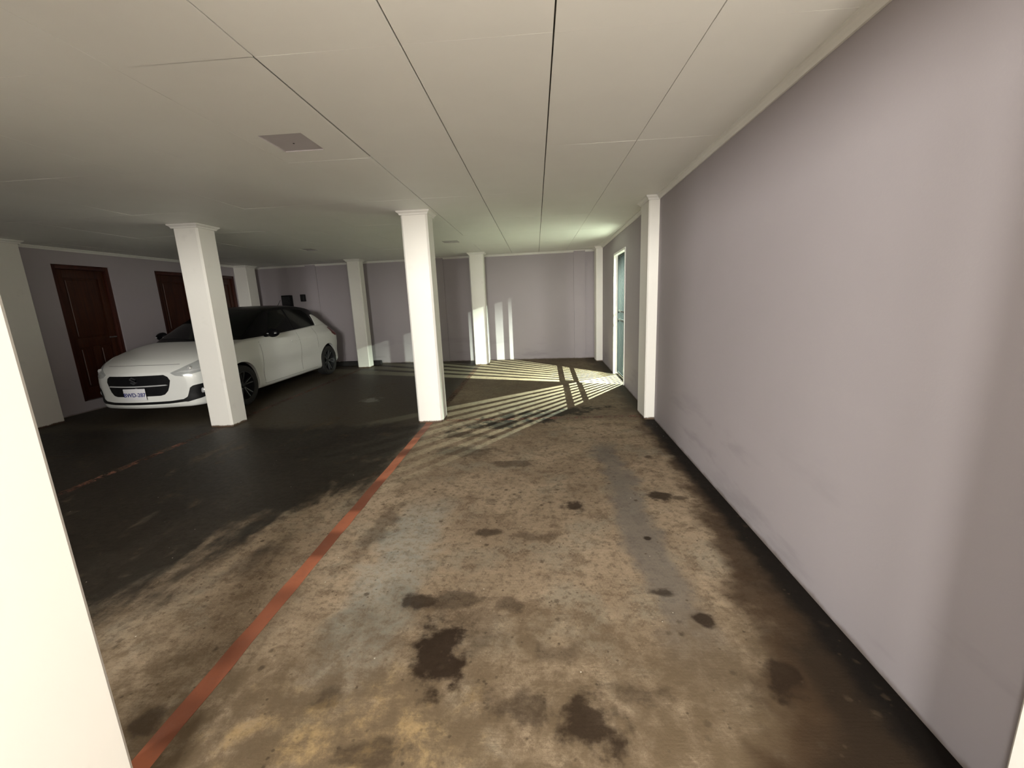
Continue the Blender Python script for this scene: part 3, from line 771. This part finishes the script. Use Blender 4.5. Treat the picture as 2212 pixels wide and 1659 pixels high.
# lower black strip, fog lamp pockets, bonnet edge, head lamps
patch('lower_intake', [(-.70, .335), (-.60, .300), (-.4, .283), (.4, .283), (.60, .300), (.70, .335), (.70, .315), (.6, .262), (.4, .250), (-.4, .250), (-.6, .262), (-.70, .315)], 'front', bvh_body, .006, 'black', car, 40, 3)
for sx in (False, True):
    fp = patch('fog_lamp_pocket', [(.50, .272), (.585, .32), (.625, .44), (.655, .465), (.80, .490), (.80, .335), (.70, .285), (.58, .255)], 'front', bvh_body, .007, 'black', car, 24, 8, .012, sx)
    h = bvh_body.ray_cast(Vector((.715, -2, .385)), Vector((0, 1, 0)))[0]
    s = -1 if sx else 1
    bm = bmesh.new(); lathe_bm(bm, [(.0001, -.016), (.025, -.014), (.036, -.006), (.040, .03)], 20, 'Y', (h.x*s, h.y-.006, h.z)); finish('fog_lamp', bm, 'silver', fp)
    hl = patch('head_lamp', [(.445, .650), (.53, .690), (.64, .760), (.70, .815), (.745, .850), (.80, .800), (.822, .72), (.815, .665), (.70, .628), (.58, .598), (.50, .612)], 'front', bvh_body, .005, 'lamp_glass', car, 30, 10, .012, sx)
    patch('light_strip', [(.485, .636), (.55, .650), (.70, .655), (.80, .675), (.80, .690), (.70, .672), (.60, .668), (.56, .664)], 'front', bvh_body, .010, 'silver', hl, 20, 3, .0, sx)
    h = bvh_body.ray_cast(Vector((.625, -2, .690)), Vector((0, 1, 0)))[0]
    bm = bmesh.new(); lathe_bm(bm, [(.0001, -.012), (.022, -.010), (.032, .0), (.034, .03)], 20, 'Y', (h.x*s, h.y-.004, h.z)); finish('projector', bm, 'silver', hl)
    # side details, built on one side and mirrored
    for nm, poly, bv, off, mt in (('front_window', [(1.62, 1.012), (1.78, 1.06), (2.02, 1.33), (2.10, 1.375), (2.44, 1.395), (2.44, 1.032)], bvh_cab, .004, 'glass'),
                                  ('rear_window', [(2.50, 1.034), (2.50, 1.396), (3.10, 1.365), (3.26, 1.25), (3.29, 1.06)], bvh_cab, .004, 'glass'),
                                  ('quarter_panel', [(3.30, 1.00), (3.33, 1.10), (3.345, 1.262), (3.41, 1.268), (3.60, 1.185), (3.78, 1.07), (3.91, .98), (3.91, .95), (3.30, .96)], bvh_cab, .010, 'car_white')):
        patch(nm, poly, 'side', bv, off, mt, car, 24, 8, .01, sx)
    for nm, poly in (('door_seam', [(1.36, .24), (1.366, .24), (1.366, .965), (1.36, .965)]), ('door_seam', [(2.47, .24), (2.476, .24), (2.476, 1.0), (2.47, 1.0)]), ('door_seam', [(3.08, .62), (3.086, .62), (3.086, 1.03), (3.08, 1.03)]),
                     ('sill_seam', [(1.36, .24), (3.0, .245), (3.0, .25), (1.36, .245)])):
        patch(nm, poly, 'side', bvh_body, .0012, 'seam', body, 4 if nm == 'door_seam' else 16, 14 if nm == 'door_seam' else 1, .001, sx)
    patch('door_handle', [(2.20, .838), (2.22, .852), (2.38, .858), (2.40, .848), (2.38, .832), (2.22, .828)], 'side', bvh_body, .022, 'car_white', car, 10, 4, .01, sx)
    patch('tail_lamp', [(3.72, .86), (3.76, .98), (3.90, .985), (3.99, .94), (3.99, .82), (3.84, .80)], 'side', bvh_body, .008, 'tail_red', car, 12, 8, .01, sx)
    # door mirror
    bm = bmesh.new()
    bmesh.ops.create_uvsphere(bm, u_segments=18, v_segments=12, radius=1)
    for v in bm.verts:
        x, y, z = v.co; y = y*(.062 if y < 0 else .035)
        v.co = (.955*s+x*.105, 1.57+y, 1.035+z*.072*(1-.15*x*s))
    mr = finish('door_mirror', bm, 'car_black', car)
    bm = bmesh.new(); tube(bm, (.78*s, 1.60, .985), (.90*s, 1.575, 1.005), .022, 12); finish('mirror_arm', bm, 'car_black', mr)
    patch_pts = [(.955*s+.085*s*math.cos(a), 1.515, 1.028+.010*math.sin(a)) for a in [i*math.pi/8 for i in range(16)]]
    bm = bmesh.new(); q = [bm.verts.new((p[0], 1.517, p[2])) for p in patch_pts]; q2 = [bm.verts.new((p[0], 1.53, p[2])) for p in patch_pts]
    bm.faces.new(q); bm.faces.new(q2[::-1])
    for i in range(16): bm.faces.new((q[i], q[(i+1) % 16], q2[(i+1) % 16], q2[i]))
    finish('indicator_strip', bm, 'silver', mr)
patch('bonnet_seam', [(-.50, .752), (0, .760), (.50, .752), (.50, .748), (0, .756), (-.50, .748)], 'front', bvh_body, .0015, 'seam', body, 30, 1, .001)
patch('windscreen', [(-.66, 1.22), (-.58, 1.95), (0, 1.93), (.58, 1.95), (.66, 1.22), (0, 1.06)], 'top', bvh_cab, .004, 'glass', car, 30, 14, .01)
patch('rear_screen', [(-.55, 3.66), (-.60, 3.86), (.60, 3.86), (.55, 3.66)], 'top', bvh_cab, .004, 'glass', car, 20, 6, .01)
bm = bmesh.new(); tube(bm, (-.05, 3.35, 1.42), (-.05, 3.52, 1.58), .004, 8); finish('antenna', bm, 'black', cabin)
# wheels
def wheel():
    t = bpy.data.objects.new('wheel', None); COL.objects.link(t); t.parent = car; t.empty_display_size = .1
    bm = bmesh.new()
    lathe_bm(bm, [(.212, -.085), (.255, -.098), (.288, -.092), (.303, -.070), (.305, 0), (.303, .070), (.288, .092), (.255, .098), (.212, .085), (.205, .0), (.212, -.085)], 40, 'X')
    tyre = finish('tyre', bm, 'rubber', t)
    bm = bmesh.new(); lathe_bm(bm, [(.213, .086), (.206, .088), (.198, .06), (.195, -.05), (.0001, -.055)], 40, 'X'); finish('rim_barrel', bm, 'rim_dark', t)
    bm = bmesh.new()
    for k in range(5):
        for da in (-.13, .13):
            a = 2*math.pi*k/5+da*1.6; b = 2*math.pi*k/5+da
            def pt(r, ang, h, wd): return (h, r*math.cos(ang)-wd*math.sin(ang), r*math.sin(ang)+wd*math.cos(ang))
            q = [pt(.04, b, .055, -.007), pt(.04, b, .055, .007), pt(.203, a, .078, .008), pt(.203, a, .078, -.008)]
            A = [bm.verts.new(p) for p in q]; B = [bm.verts.new((p[0]-.03, p[1], p[2])) for p in q]
            bm.faces.new(A); bm.faces.new(B[::-1])
            for i in range(4): bm.faces.new((A[i], A[(i+1) % 4], B[(i+1) % 4], B[i]))
    finish('spokes', bm, 'rim_silver', t)
    bm = bmesh.new(); lathe_bm(bm, [(.0001, .066), (.024, .064), (.032, .056), (.05, .05), (.05, .0)], 20, 'X'); finish('hub_cap', bm, 'rim_dark', t)
    return t
proto = wheel(); first = True
for sx in (1, -1):
    for wy in (WY1, WY2):
        if first: wobj = proto; first = False
        else:
            wobj = proto.copy(); COL.objects.link(wobj); wobj.parent = car
            for ch in list(proto.children):
                c = ch.copy(); COL.objects.link(c); c.parent = wobj
        wobj.location = (.755*sx, wy, WR); wobj.rotation_euler = (random.uniform(0, 2), 0, 0 if sx > 0 else math.pi)
        bm = bmesh.new(); A = []; 
        for k in range(25):
            a = R(-15)+R(210)*k/24
            A.append([bm.verts.new((x*sx, wy+.349*math.cos(a), WR+.005+.349*math.sin(a))) for x in (.51, .80)])
        for a, b in zip(A, A[1:]): bm.faces.new((a[0], a[1], b[1], b[0]))
        bm.faces.new([a[0] for a in A])
        finish('arch_liner', bm, 'black', body)

# ------------------------------------------------------------------ small things at the back
t = empty('meter_box', (-6.0, by(-6.0), 1.44)); tag(t, 'larger dark grey box on the back wall above the car roof', 'meter box', 'boxes on the back wall')
box('case', (-.115, -.11, 0), (.115, 0, .275), 'black', t, .008); box('cover', (-.095, -.118, .03), (.095, -.11, .245), 'rim_dark', t, .003); box('latch', (.07, -.126, .12), (.085, -.118, .15), 'steel', t)
t = empty('switch_box', (-5.60, by(-5.6), 1.555)); tag(t, 'smaller dark grey box on the back wall, right of the meter box', 'switch box', 'boxes on the back wall')
box('case', (-.055, -.07, 0), (.055, 0, .165), 'black', t, .006); box('cover', (-.042, -.076, .015), (.042, -.07, .15), 'rim_dark', t, .003)
t = empty('wheel_stop', (-4.35, 9.72, 0)); tag(t, 'low black wheel stop on the floor behind the car by the back wall', 'wheel stop')
bm = bmesh.new(); pr = [(-.08, 0), (-.055, .10), (.055, .10), (.08, 0)]
A = [bm.verts.new((-.62, y, z)) for y, z in pr]; B = [bm.verts.new((.62, y, z)) for y, z in pr]
bm.faces.new(A[::-1]); bm.faces.new(B)
for i in range(4): bm.faces.new((A[i], A[(i+1) % 4], B[(i+1) % 4], B[i]))
link('block', to_mesh(bm, 'block', .008, 2, True), 'rubber', t)
for x in (-.4, .4):
    bm = bmesh.new(); lathe_bm(bm, [(.0001, .106), (.018, .106), (.02, .099)], 12, 'Z', (x, 0, 0)); link('bolt', to_mesh(bm, 'bolt'), 'metalgrey', t)
